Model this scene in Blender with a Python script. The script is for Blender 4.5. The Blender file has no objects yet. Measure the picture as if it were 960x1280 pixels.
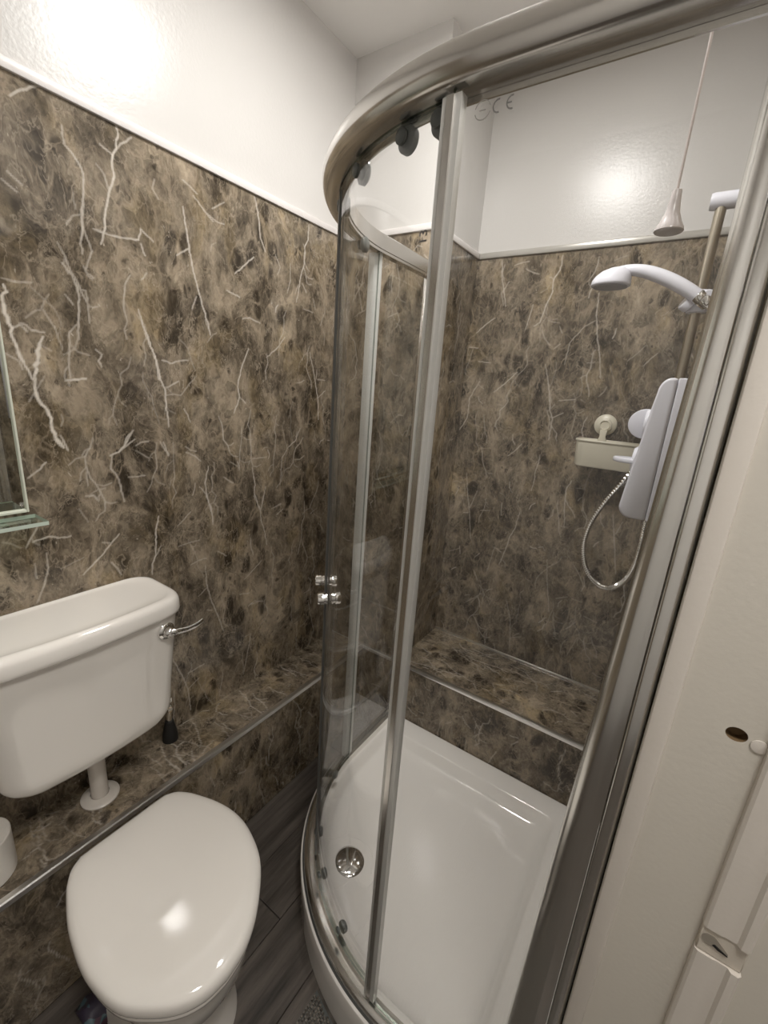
import bpy, bmesh, math, random
import numpy as np
from mathutils import Vector, Matrix

# ---------------------------------------------------------------- camera, light, exposure
SC = bpy.context.scene
COL = SC.collection
PI = math.pi
FLOOR = 0.02
CEIL = 2.49

def make_camera():
    f, yaw, pit, rol = 545.19, 0.579101, 0.274173, 0.0738317
    cy, sy, cp, sp, cr, sr = (math.cos(yaw), math.sin(yaw), math.cos(pit), math.sin(pit),
                              math.cos(rol), math.sin(rol))
    fw = Vector((-sy*cp, cy*cp, -sp)); rt = Vector((cy, sy, 0)); up = rt.cross(fw)
    r2 = rt*cr + up*sr; u2 = -rt*sr + up*cr
    cd = bpy.data.cameras.new('camera'); cd.sensor_fit = 'VERTICAL'
    cd.sensor_height = 36.0; cd.lens = 36.0*f/1280.0
    cd.clip_start = 0.02; cd.clip_end = 50
    co = bpy.data.objects.new('camera', cd); COL.objects.link(co)
    m = Matrix.Identity(4)
    for i in range(3):
        m[i][0] = r2[i]; m[i][1] = u2[i]; m[i][2] = -fw[i]
    m[0][3], m[1][3], m[2][3] = 0.0, 0.0, 1.467
    co.matrix_world = m
    SC.camera = co
make_camera()

W = bpy.data.worlds.new('world'); SC.world = W; W.use_nodes = True
W.node_tree.nodes['Background'].inputs[0].default_value = (0.9, 0.85, 0.8, 1)
W.node_tree.nodes['Background'].inputs[1].default_value = 0.05
LAMP = (-0.49, 0.87)                 # the room's one ceiling light (built below)
FILL_LAMP = (0.28, 0.02)                # unseen fill light, added behind the camera to even out the room
LAMP_STRENGTH = 62.0
FILL_LAMP_STRENGTH = 31.0
LAMP_COLOR = (1.0, 0.975, 0.94)
SC.view_settings.view_transform = 'Standard'
SC.view_settings.look = 'None'
SC.view_settings.gamma = 1.0
SC.view_settings.use_curve_mapping = False
SC.view_settings.exposure = 0.72
if hasattr(SC, 'cycles'):
    SC.cycles.transparent_max_bounces = 24     # many panes stand behind one another
    SC.cycles.max_bounces = 14; SC.cycles.diffuse_bounces = 6; SC.cycles.glossy_bounces = 6

# ---------------------------------------------------------------- mesh helpers
def frame(d):
    d = Vector(d).normalized()
    a = Vector((0, 0, 1)) if abs(d.z) < 0.9 else Vector((1, 0, 0))
    u = a.cross(d).normalized(); v = d.cross(u)
    return u, v, d

class MB:
    def __init__(s):
        s.v = []; s.f = []; s.m = []
    def add(s, vs, fs, mi=0):
        o = len(s.v); s.v += [tuple(p) for p in vs]
        for f in fs:
            s.f.append(tuple(i+o for i in f)); s.m.append(mi)
        return s
    def box(s, x0, x1, y0, y1, z0, z1, mi=0):
        vs = [(x, y, z) for x in (x0, x1) for y in (y0, y1) for z in (z0, z1)]
        return s.add(vs, [(0, 1, 3, 2), (4, 6, 7, 5), (0, 4, 5, 1), (2, 3, 7, 6), (0, 2, 6, 4), (1, 5, 7, 3)], mi)
    def bm(s, bm, mi=0):
        bm.verts.ensure_lookup_table()
        for i, v in enumerate(bm.verts): v.index = i
        s.add([v.co[:] for v in bm.verts], [[v.index for v in f.verts] for f in bm.faces], mi)
        bm.free(); return s
    def rbox(s, x0, x1, y0, y1, z0, z1, r=.004, seg=3, mi=0):
        t = MB().box(x0, x1, y0, y1, z0, z1).to_bm()
        bmesh.ops.bevel(t, geom=t.edges[:], offset=r, segments=seg, affect='EDGES', profile=.5)
        return s.bm(t, mi)
    def prism(s, pts, axis, a, b, bev=0, seg=3, mi=0, ang=30):
        n = len(pts)
        def P(p, h):
            q = list(p); q.insert(axis, h); return q
        vs = [P(p, a) for p in pts] + [P(p, b) for p in pts]
        fs = [tuple(range(n)), tuple(range(2*n-1, n-1, -1))] + [(i, i+n, (i+1) % n+n, (i+1) % n) for i in range(n)]
        t = MB().add(vs, fs).to_bm()
        bmesh.ops.recalc_face_normals(t, faces=t.faces[:])
        if bev:
            ed = [e for e in t.edges if e.calc_face_angle(0) > math.radians(ang)]
            bmesh.ops.bevel(t, geom=ed, offset=bev, segments=seg, affect='EDGES', profile=.5)
        return s.bm(t, mi)
    def to_bm(s):
        b = bmesh.new()
        vs = [b.verts.new(p) for p in s.v]
        for f in s.f:
            try: b.faces.new([vs[i] for i in f])
            except ValueError: pass
        return b
    def loft(s, rings, cap0=True, cap1=True, closed=True, mi=0):
        n = len(rings[0]); vs = [p for r in rings for p in r]; fs = []
        for k in range(len(rings)-1):
            for i in range(n if closed else n-1):
                j = (i+1) % n
                fs.append((k*n+i, k*n+j, (k+1)*n+j, (k+1)*n+i))
        if cap0: fs.append(tuple(range(n-1, -1, -1)))
        if cap1: fs.append(tuple(range((len(rings)-1)*n, len(rings)*n)))
        return s.add(vs, fs, mi)
    def lathe(s, c, axis, prof, seg=32, mi=0):
        u, v, d = frame(axis); c = Vector(c); rings = []
        for r, h in prof:
            r = max(r, 1e-5)
            rings.append([c + d*h + (u*math.cos(2*PI*i/seg)+v*math.sin(2*PI*i/seg))*r for i in range(seg)])
        return s.loft(rings, True, True, mi=mi)
    def tube(s, pts, rad, seg=12, mi=0, caps=True):
        pts = [Vector(p) for p in pts]; n = len(pts)
        if not isinstance(rad, (list, tuple)): rad = [rad]*n
        t0 = (pts[1]-pts[0]).normalized(); u, v, _ = frame(t0); rings = []
        for i in range(n):
            t = (pts[min(i+1, n-1)]-pts[max(i-1, 0)]).normalized()
            u = (u - t*u.dot(t)).normalized(); v = t.cross(u)
            r = rad[i]
            ru, rv = r if isinstance(r, tuple) else (r, r)
            rings.append([pts[i]+u*ru*math.cos(2*PI*k/seg)+v*rv*math.sin(2*PI*k/seg) for k in range(seg)])
        return s.loft(rings, caps, caps, mi=mi)
    def sweep(s, path, prof, mi=0):
        # path: list of (x, y, nx, ny) with outward normal; prof: closed list of (offset along normal, z)
        rings = [[(x+nx*o, y+ny*o, z) for o, z in prof] for x, y, nx, ny in path]
        return s.loft(rings, True, True, mi=mi)

def spline(pts, n=8):
    P = [Vector(p) for p in pts]; out = []
    for i in range(len(P)-1):
        a, b, c, d = P[max(i-1, 0)], P[i], P[i+1], P[min(i+2, len(P)-1)]
        for k in range(n):
            t = k/n
            out.append(.5*((2*b)+(c-a)*t+(2*a-5*b+4*c-d)*t*t+(-a+3*b-3*c+d)*t**3))
    out.append(P[-1]); return out

ORG = {}
def root_org(p):
    while p is not None:
        if p.name in ORG: return ORG[p.name]
        p = p.parent
    return Vector((0, 0, 0))

def obj(name, mb, mat, parent=None, smooth=40, origin=None):
    o_ = root_org(parent) if parent is not None else Vector(origin or (0, 0, 0))
    me = bpy.data.meshes.new(name)
    me.from_pydata([(p[0]-o_.x, p[1]-o_.y, p[2]-o_.z) for p in mb.v], [], mb.f)
    mats = mat if isinstance(mat, (list, tuple)) else [mat]
    for m in mats: me.materials.append(m)
    if len(mats) > 1: me.polygons.foreach_set('material_index', mb.m)
    b = bmesh.new(); b.from_mesh(me)
    bmesh.ops.recalc_face_normals(b, faces=b.faces[:])
    b.to_mesh(me); b.free()
    if smooth:
        me.shade_smooth()
        me.set_sharp_from_angle(angle=math.radians(smooth))
    ob = bpy.data.objects.new(name, me); COL.objects.link(ob)
    if parent is not None: ob.parent = parent
    else:
        ob.location = o_; ORG[ob.name] = o_
    return ob

def thing(name, label, cat, loc, group=None):
    o = bpy.data.objects.new(name, None); COL.objects.link(o)
    o.location = loc; o.empty_display_size = .05
    o['label'] = label; o['category'] = cat
    if group: o['group'] = group
    ORG[o.name] = Vector(loc); return o

def struct(name, mb, mat, parent=None, smooth=0):
    o = obj(name, mb, mat, parent, smooth)
    if parent is None: o['kind'] = 'structure'
    return o

# ---------------------------------------------------------------- materials
def new_mat(name):
    m = bpy.data.materials.new(name); m.use_nodes = True
    return m, m.node_tree, m.node_tree.nodes['Principled BSDF']
def N(nt, t, **kw):
    n = nt.nodes.new(t)
    for k, v in kw.items():
        if hasattr(n, k): setattr(n, k, v)
    return n
def simple(name, col, rough=.4, metal=0, coat=0, bump=0, bscale=200, spec=.5):
    m, nt, b = new_mat(name)
    b.inputs['Base Color'].default_value = (*col, 1); b.inputs['Roughness'].default_value = rough
    b.inputs['Metallic'].default_value = metal; b.inputs['Coat Weight'].default_value = coat
    b.inputs['Coat Roughness'].default_value = .05
    b.inputs['Specular IOR Level'].default_value = spec
    tc = N(nt, 'ShaderNodeNewGeometry')
    n2 = N(nt, 'ShaderNodeTexNoise'); n2.inputs['Scale'].default_value = 9; n2.inputs['Detail'].default_value = 4
    nt.links.new(tc.outputs['Position'], n2.inputs['Vector'])
    mr = N(nt, 'ShaderNodeMapRange'); mr.inputs[3].default_value = rough*.97; mr.inputs[4].default_value = rough*1.03
    nt.links.new(n2.outputs['Fac'], mr.inputs[0]); nt.links.new(mr.outputs[0], b.inputs['Roughness'])
    if bump:
        n = N(nt, 'ShaderNodeTexNoise'); n.inputs['Scale'].default_value = bscale; n.inputs['Detail'].default_value = 3
        nt.links.new(tc.outputs['Position'], n.inputs['Vector'])
        bp = N(nt, 'ShaderNodeBump'); bp.inputs['Strength'].default_value = bump; bp.inputs['Distance'].default_value = .002
        nt.links.new(n.outputs['Fac'], bp.inputs['Height']); nt.links.new(bp.outputs[0], b.inputs['Normal'])
    return m

def marble():
    m, nt, b = new_mat('emperador_marble'); L = nt.links.new
    geo = N(nt, 'ShaderNodeNewGeometry')
    mp = N(nt, 'ShaderNodeMapping'); mp.inputs['Scale'].default_value = (1, 1, .62)
    L(geo.outputs['Position'], mp.inputs['Vector'])
    def noise(scale, detail, rough, vec, dist=0):
        n = N(nt, 'ShaderNodeTexNoise'); n.inputs['Scale'].default_value = scale
        n.inputs['Detail'].default_value = detail; n.inputs['Roughness'].default_value = rough
        n.inputs['Distortion'].default_value = dist
        L(vec, n.inputs['Vector']); return n
    def math_(op, a, bb=None, cl=False):
        n = N(nt, 'ShaderNodeMath', operation=op); n.use_clamp = cl
        for i, x in enumerate((a, bb)):
            if x is None: continue
            if isinstance(x, (int, float)): n.inputs[i].default_value = x
            else: L(x, n.inputs[i])
        return n.outputs[0]
    def rng(x, a, bb, c=0., d=1., smooth=True):
        n = N(nt, 'ShaderNodeMapRange'); n.clamp = True
        if smooth: n.interpolation_type = 'SMOOTHSTEP'
        for i, q in enumerate((a, bb, c, d)): n.inputs[i+1].default_value = q
        L(x, n.inputs[0]); return n.outputs[0]
    def warp(vec, scale, amt):
        n = noise(scale, 3, .55, vec)
        s_ = N(nt, 'ShaderNodeVectorMath', operation='SUBTRACT'); s_.inputs[1].default_value = (.5, .5, .5)
        L(n.outputs['Color'], s_.inputs[0])
        k = N(nt, 'ShaderNodeVectorMath', operation='SCALE'); k.inputs['Scale'].default_value = amt
        L(s_.outputs[0], k.inputs[0])
        a = N(nt, 'ShaderNodeVectorMath', operation='ADD'); L(vec, a.inputs[0]); L(k.outputs[0], a.inputs[1])
        return a.outputs[0]
    P = mp.outputs[0]
    w1 = warp(P, 7, .08); w2 = warp(w1, 30, .022); w3 = warp(w2, 90, .010)
    def voro(feat, scale, vec):
        v = N(nt, 'ShaderNodeTexVoronoi', feature=feat); v.inputs['Scale'].default_value = scale
        L(vec, v.inputs['Vector']); return v.outputs['Distance']
    big = noise(5.5, 5, .62, w1)
    mid = noise(21, 9, .74, w1)
    fine = noise(120, 5, .75, w1)
    base = math_('ADD', math_('MULTIPLY', big.outputs['Fac'], .48), math_('ADD', math_('MULTIPLY', mid.outputs['Fac'], .42), math_('MULTIPLY', fine.outputs['Fac'], .19)))
    ramp = N(nt, 'ShaderNodeValToRGB'); cr = ramp.color_ramp
    cr.elements[0].position = .40; cr.elements[0].color = (.035, .027, .019, 1)
    cr.elements[1].position = .66; cr.elements[1].color = (.36, .295, .215, 1)
    for p, c in ((.455, (.075, .060, .043, 1)), (.52, (.150, .121, .087, 1)), (.58, (.235, .192, .140, 1))):
        e = cr.elements.new(p); e.color = c
    L(base, ramp.inputs[0])
    # ochre drift
    och = N(nt, 'ShaderNodeMix', data_type='RGBA', blend_type='MULTIPLY')
    L(rng(noise(9, 3, .5, w1).outputs['Fac'], .5, .66, 0, .6), och.inputs['Factor'])
    L(ramp.outputs[0], och.inputs['A']); och.inputs['B'].default_value = (1.06, .98, .74, 1)
    col = och.outputs['Result']
    def mixc(fac, a, c, blend='MIX'):
        n = N(nt, 'ShaderNodeMix', data_type='RGBA', blend_type=blend)
        L(fac, n.inputs['Factor']); L(a, n.inputs['A'])
        n.inputs['B'].default_value = (*c, 1); return n.outputs['Result']
    # broken pieces of stone, each of its own tone
    for sc_, vec_, amt in ((13, w2, .38), (34, w3, .50)):
        v_ = N(nt, 'ShaderNodeTexVoronoi', feature='F1'); v_.inputs['Scale'].default_value = sc_; L(vec_, v_.inputs['Vector'])
        sp = N(nt, 'ShaderNodeSeparateColor'); L(v_.outputs['Color'], sp.inputs[0])
        hv = N(nt, 'ShaderNodeHueSaturation'); L(rng(sp.outputs[0], 0, 1, 1-amt*.62, 1+amt*.52, False), hv.inputs['Value']); L(col, hv.inputs['Color'])
        col = hv.outputs['Color']
    # dark rounded clasts
    cl = rng(voro('F1', 17, w2), .24, .42, 1, 0)
    cl = math_('MULTIPLY', cl, rng(noise(6.5, 3, .6, P).outputs['Fac'], .46, .55))
    col = mixc(math_('MULTIPLY', cl, .85), col, (.028, .021, .014))
    cl2 = rng(voro('F1', 44, w3), .16, .32, 1, 0)
    cl2 = math_('MULTIPLY', cl2, rng(noise(14, 3, .6, P).outputs['Fac'], .48, .57))
    col = mixc(math_('MULTIPLY', cl2, .7), col, (.026, .020, .014))
    # crackle of pale hairlines between the clasts
    e1 = rng(voro('DISTANCE_TO_EDGE', 17, w3), .0, .07, 1, 0)
    e1 = math_('MULTIPLY', e1, rng(noise(11, 3, .6, P).outputs['Fac'], .44, .62))
    col = mixc(math_('MULTIPLY', e1, .55), col, (.36, .29, .21))
    e2 = rng(voro('DISTANCE_TO_EDGE', 46, w3), .0, .10, 1, 0)
    e2 = math_('MULTIPLY', e2, rng(noise(17, 3, .6, w1).outputs['Fac'], .46, .60))
    col = mixc(math_('MULTIPLY', e2, .42), col, (.33, .265, .19))
    # wispy pale threads following the flow of the stone
    for sc_, lo, hi, st, mk_ in ((10, .0, .014, .45, 7), (23, .0, .024, .40, 13), (52, .0, .04, .26, 21)):
        nn = noise(sc_, 4, .62, w2, .15)
        rd = math_('ABSOLUTE', math_('SUBTRACT', nn.outputs['Fac'], .5))
        th = math_('MULTIPLY', rng(rd, lo, hi, 1, 0), rng(noise(mk_, 3, .6, w1).outputs['Fac'], .42, .60))
        col = mixc(math_('MULTIPLY', th, st), col, (.42, .35, .265))
    # white flecks
    fl = rng(voro('F1', 95, w3), .05, .22, 1, 0)
    fl = math_('MULTIPLY', fl, rng(noise(20, 4, .65, P).outputs['Fac'], .55, .64))
    col = mixc(math_('MULTIPLY', fl, .8), col, (.50, .44, .36))
    # drawn white veins (attribute laid on the sheet's own grid)
    at = N(nt, 'ShaderNodeAttribute'); at.attribute_name = 'vein'
    col = mixc(rng(at.outputs['Fac'], .05, .95, 0, 1, False), col, (.68, .62, .54))
    L(col, b.inputs['Base Color'])
    b.inputs['Roughness'].default_value = .14
    b.inputs['Specular IOR Level'].default_value = .42
    return m

def glass_mat(name, tint, rough=0.0):
    m = bpy.data.materials.new(name); m.use_nodes = True; nt = m.node_tree; nt.nodes.clear(); L = nt.links.new
    out = N(nt, 'ShaderNodeOutputMaterial'); mix = N(nt, 'ShaderNodeMixShader')
    tr = N(nt, 'ShaderNodeBsdfTransparent'); tr.inputs[0].default_value = (*tint, 1)
    gl = N(nt, 'ShaderNodeBsdfGlossy'); gl.inputs['Roughness'].default_value = rough
    fr = N(nt, 'ShaderNodeFresnel'); geo = N(nt, 'ShaderNodeNewGeometry')
    mr = N(nt, 'ShaderNodeMapRange'); mr.inputs[3].default_value = 1.5; mr.inputs[4].default_value = 1/1.5
    L(geo.outputs['Backfacing'], mr.inputs[0]); L(mr.outputs[0], fr.inputs['IOR'])
    L(fr.outputs[0], mix.inputs[0]); L(tr.outputs[0], mix.inputs[1]); L(gl.outputs[0], mix.inputs[2])
    L(mix.outputs[0], out.inputs[0]); return m

def translucent_plastic(name, col, clear=.45):
    m = bpy.data.materials.new(name); m.use_nodes = True; nt = m.node_tree; L = nt.links.new
    b = nt.nodes['Principled BSDF']; out = nt.nodes['Material Output']
    b.inputs['Base Color'].default_value = (*col, 1); b.inputs['Roughness'].default_value = .25
    tr = N(nt, 'ShaderNodeBsdfTransparent'); tr.inputs[0].default_value = (.95, .97, .95, 1)
    mix = N(nt, 'ShaderNodeMixShader'); mix.inputs[0].default_value = clear
    L(b.outputs[0], mix.inputs[1]); L(tr.outputs[0], mix.inputs[2]); L(mix.outputs[0], out.inputs[0])
    return m

def wood_floor():
    m, nt, b = new_mat('wood_vinyl'); L = nt.links.new
    geo = N(nt, 'ShaderNodeNewGeometry'); oi = N(nt, 'ShaderNodeObjectInfo')
    mp = N(nt, 'ShaderNodeMapping'); mp.inputs['Scale'].default_value = (28, 2.2, 1)
    L(geo.outputs['Position'], mp.inputs['Vector'])
    ad = N(nt, 'ShaderNodeVectorMath', operation='ADD'); L(mp.outputs[0], ad.inputs[0])
    k = N(nt, 'ShaderNodeMath', operation='MULTIPLY'); k.inputs[1].default_value = 60; L(oi.outputs['Random'], k.inputs[0])
    L(k.outputs[0], ad.inputs[1])
    n = N(nt, 'ShaderNodeTexNoise'); n.inputs['Scale'].default_value = 1; n.inputs['Detail'].default_value = 7; n.inputs['Roughness'].default_value = .7
    L(ad.outputs[0], n.inputs['Vector'])
    r = N(nt, 'ShaderNodeValToRGB'); r.color_ramp.elements[0].position = .3; r.color_ramp.elements[0].color = (.022, .018, .015, 1)
    r.color_ramp.elements[1].position = .72; r.color_ramp.elements[1].color = (.165, .14, .12, 1)
    L(n.outputs['Fac'], r.inputs[0]); L(r.outputs[0], b.inputs['Base Color'])
    b.inputs['Roughness'].default_value = .42
    bp = N(nt, 'ShaderNodeBump'); bp.inputs['Strength'].default_value = .25; bp.inputs['Distance'].default_value = .002
    L(n.outputs['Fac'], bp.inputs['Height']); L(bp.outputs[0], b.inputs['Normal']); return m

def emit(name, col, s):
    m, nt, b = new_mat(name); b.inputs['Base Color'].default_value = (.9, .9, .9, 1)
    b.inputs['Emission Color'].default_value = (*col, 1); b.inputs['Emission Strength'].default_value = s; return m

M_WALL = simple('gloss_wall_paint', (.66, .642, .62), .27, bump=.22, bscale=130, spec=.42)
M_CEIL = simple('ceiling_paint', (.88, .865, .84), .7, bump=.05)
M_JAMB = simple('frame_paint', (.66, .615, .54), .42, bump=.12, bscale=160)
M_JAMB2 = simple('stop_paint', (.70, .645, .58), .4, bump=.12, bscale=160)
M_HOLE = simple('raw_timber', (.16, .10, .045), .8)
M_FILL = simple('filler', (.60, .54, .46), .7, bump=.3, bscale=90)
M_DARK = simple('boot_and_hole_black', (.012, .011, .010), .6)
M_MARBLE = marble()
M_TRIMW = simple('white_trim', (.78, .75, .73), .3)
M_TRIMG = simple('grey_trim', (.50, .48, .44), .3, metal=.3)
M_CHROME = simple('chrome', (.86, .85, .83), .06, metal=1)
M_SATIN = simple('satin_aluminium', (.72, .70, .67), .20, metal=1)
M_BRUSH = simple('brushed_rail', (.52, .47, .38), .28, metal=1)
M_POLISH = simple('polished_aluminium', (.84, .83, .80), .20, metal=1)
M_CERAMIC = simple('ceramic', (.85, .81, .755), .08, coat=.6)
M_SEAT = simple('seat_plastic', (.88, .84, .785), .07, coat=.5)
M_TRAY = simple('white_acrylic', (.90, .865, .82), .10, coat=.5)
M_PLAST = simple('white_plastic', (.74, .74, .80), .25)
M_PIPE = simple('white_pipe_plastic', (.68, .63, .57), .3)
M_BEIGE = simple('cream_plastic', (.72, .68, .56), .35)
M_GREY = simple('roller_grey', (.11, .12, .115), .35)
M_MARK = simple('etched_mark', (.16, .15, .14), .6)
M_GLASS = glass_mat('clear_glass', (.994, .996, .994))
M_TRIMC = simple('bright_metal_trim', (.90, .89, .87), .30, metal=1)
M_EDGE = glass_mat('glass_edge', (.36, .42, .38), .05)
M_SEAL = translucent_plastic('clear_seal', (.80, .80, .77), .30)
M_SEALD = simple('dark_seal', (.10, .10, .095), .4)
M_MIRROR = simple('mirror_silver', (.86, .88, .84), .02, metal=1)
M_PAPER = simple('paper', (.74, .70, .64), .9, bump=.4, bscale=250)
M_MAT = simple('woven_mat', (.22, .19, .16), .9)
M_FLOOR = wood_floor()
M_SUB = simple('subfloor', (.03, .026, .022), .8)
M_DIFF = emit('lamp_diffuser', LAMP_COLOR, LAMP_STRENGTH)
M_FILL_LAMP = emit('fill_lamp_diffuser', LAMP_COLOR, FILL_LAMP_STRENGTH)
M_PROF = simple('grey_profile', (.62, .61, .58), .28, metal=.35)

# ---------------------------------------------------------------- marble sheets: white veins drawn on a fine grid
def densify(pts, rg, amp):
    out = [np.array(pts[0], float)]
    for a, b in zip(pts[:-1], pts[1:]):
        a = np.array(a, float); b = np.array(b, float); n = max(2, int(np.hypot(*(b-a))/7))
        d = (b-a)/max(np.hypot(*(b-a)), 1e-6); nn = np.array([-d[1], d[0]])
        for k in range(1, n+1):
            out.append(a+(b-a)*k/n+nn*rg.normal(0, amp)*(k < n))
    return out

def raster(U, V, polys, seed):
    """U, V in mm; polys: (width mm, strength, points mm)"""
    rg = np.random.default_rng(seed); A = np.zeros((len(U), len(V)), np.float32)
    for w, s, pts in polys:
        q = densify(pts, rg, w*.22); n = len(q)
        for i in range(n-1):
            a, b = q[i], q[i+1]; t = (i+.5)/n
            tp = min(1, .45+2.2*min(t, 1-t)); ww = w*.5*tp*rg.uniform(.75, 1.2); ss = s*(.65+.35*tp)*rg.uniform(.8, 1.05)
            m = ww*2+4
            i0, i1 = np.searchsorted(U, (min(a[0], b[0])-m, max(a[0], b[0])+m))
            j0, j1 = np.searchsorted(V, (min(a[1], b[1])-m, max(a[1], b[1])+m))
            if i1 <= i0 or j1 <= j0: continue
            X, Y = np.meshgrid(U[i0:i1], V[j0:j1], indexing='ij')
            d = b-a; l2 = max(d@d, 1e-6)
            h = np.clip(((X-a[0])*d[0]+(Y-a[1])*d[1])/l2, 0, 1)
            D = np.hypot(X-a[0]-d[0]*h, Y-a[1]-d[1]*h)
            val = ss*np.clip(1.0-(D-max(ww*.5, .9))/max(ww*.8, 2.0), 0, 1)
            A[i0:i1, j0:j1] = np.maximum(A[i0:i1, j0:j1], val)
    return A

def wild(seed, u0, u1, v0, v1, n, steep=True):
    """scattered lightning-shaped veins and short dashes"""
    rg = random.Random(seed); out = []
    for k in range(n):
        x, y = rg.uniform(u0, u1), rg.uniform(v0, v1)
        kind = rg.random()
        if kind < .45:
            a = (-PI/2 if steep else 0)+rg.gauss(0, .25); L = rg.uniform(60, 190); s = rg.uniform(.25, .55); w = rg.uniform(1.8, 3)
        else:
            a = rg.uniform(-PI, PI); L = rg.uniform(18, 55); s = rg.uniform(.25, .6); w = rg.uniform(1.6, 3.2)
        p = [(x, y)]; m = max(2, int(L/22))
        for i in range(m):
            a2 = a+rg.gauss(0, .32); x += L/m*math.cos(a2); y += L/m*math.sin(a2); p.append((x, y))
            if rg.random() < .3 and m > 2:
                b = a2+rg.choice((-1, 1))*rg.uniform(.5, 1.1); l2 = rg.uniform(15, 45)
                out.append((w*.75, s*.75, [(x, y), (x+l2*.5*math.cos(b), y+l2*.5*math.sin(b)), (x+l2*math.cos(b+.3), y+l2*math.sin(b+.3))]))
        out.append((w, s, p))
    return out

def sheet(parent, axis, at, u0, u1, v0, v1, polys, seed, back, du=2.6, dense=None, name='marble_panel'):
    """one laminate sheet: front face in the plane axis=at, its body running to 'back'"""
    a = u0*1000; b = u1*1000
    if dense: U = np.unique(np.concatenate([np.arange(a, dense[0], 60.), np.arange(dense[0], dense[1], du), np.arange(dense[1], b, 60.), [b]]))
    else: U = np.append(np.arange(a, b-.1, du), b)
    V = np.append(np.arange(v0*1000, v1*1000-.1, du), v1*1000)
    A = raster(U, V, polys, seed); nu, nv = len(U), len(V)
    X, Y = np.meshgrid(U/1000, V/1000, indexing='ij'); Z = np.full_like(X, at)
    co = {0: (Z, X, Y), 1: (X, Z, Y), 2: (X, Y, Z)}[axis]
    o_ = root_org(parent)
    co = np.stack([c.ravel()-o_[i] for i, c in enumerate(co)], 1)
    idx = np.arange(nu*nv).reshape(nu, nv)
    F = np.stack([idx[:-1, :-1], idx[1:, :-1], idx[1:, 1:], idx[:-1, 1:]], -1).reshape(-1, 4)
    # body behind the face
    lo = [0]*3; hi = [0]*3
    e = -0.0004 if at > back else .0004
    other = [i for i in range(3) if i != axis]
    lo[axis], hi[axis] = sorted((at+e, back))
    lo[other[0]], hi[other[0]] = u0, u1; lo[other[1]], hi[other[1]] = v0, v1
    bx = MB().box(lo[0], hi[0], lo[1], hi[1], lo[2], hi[2])
    co = np.vstack([co, np.array(bx.v)-np.array(o_)]); F = np.vstack([F, np.array(bx.f)+nu*nv])
    me = bpy.data.meshes.new(name)
    me.vertices.add(len(co)); me.vertices.foreach_set('co', co.astype(np.float32).ravel())
    me.loops.add(len(F)*4); me.loops.foreach_set('vertex_index', F.astype(np.int32).ravel())
    me.polygons.add(len(F)); me.polygons.foreach_set('loop_start', np.arange(0, len(F)*4, 4, dtype=np.int32))
    me.update(calc_edges=True)
    at_ = me.attributes.new('vein', 'FLOAT', 'POINT')
    at_.data.foreach_set('value', np.concatenate([A.ravel(), np.zeros(8, np.float32)]))
    me.materials.append(M_MARBLE)
    ob = bpy.data.objects.new(name, me); COL.objects.link(ob); ob.parent = parent
    return ob

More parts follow.
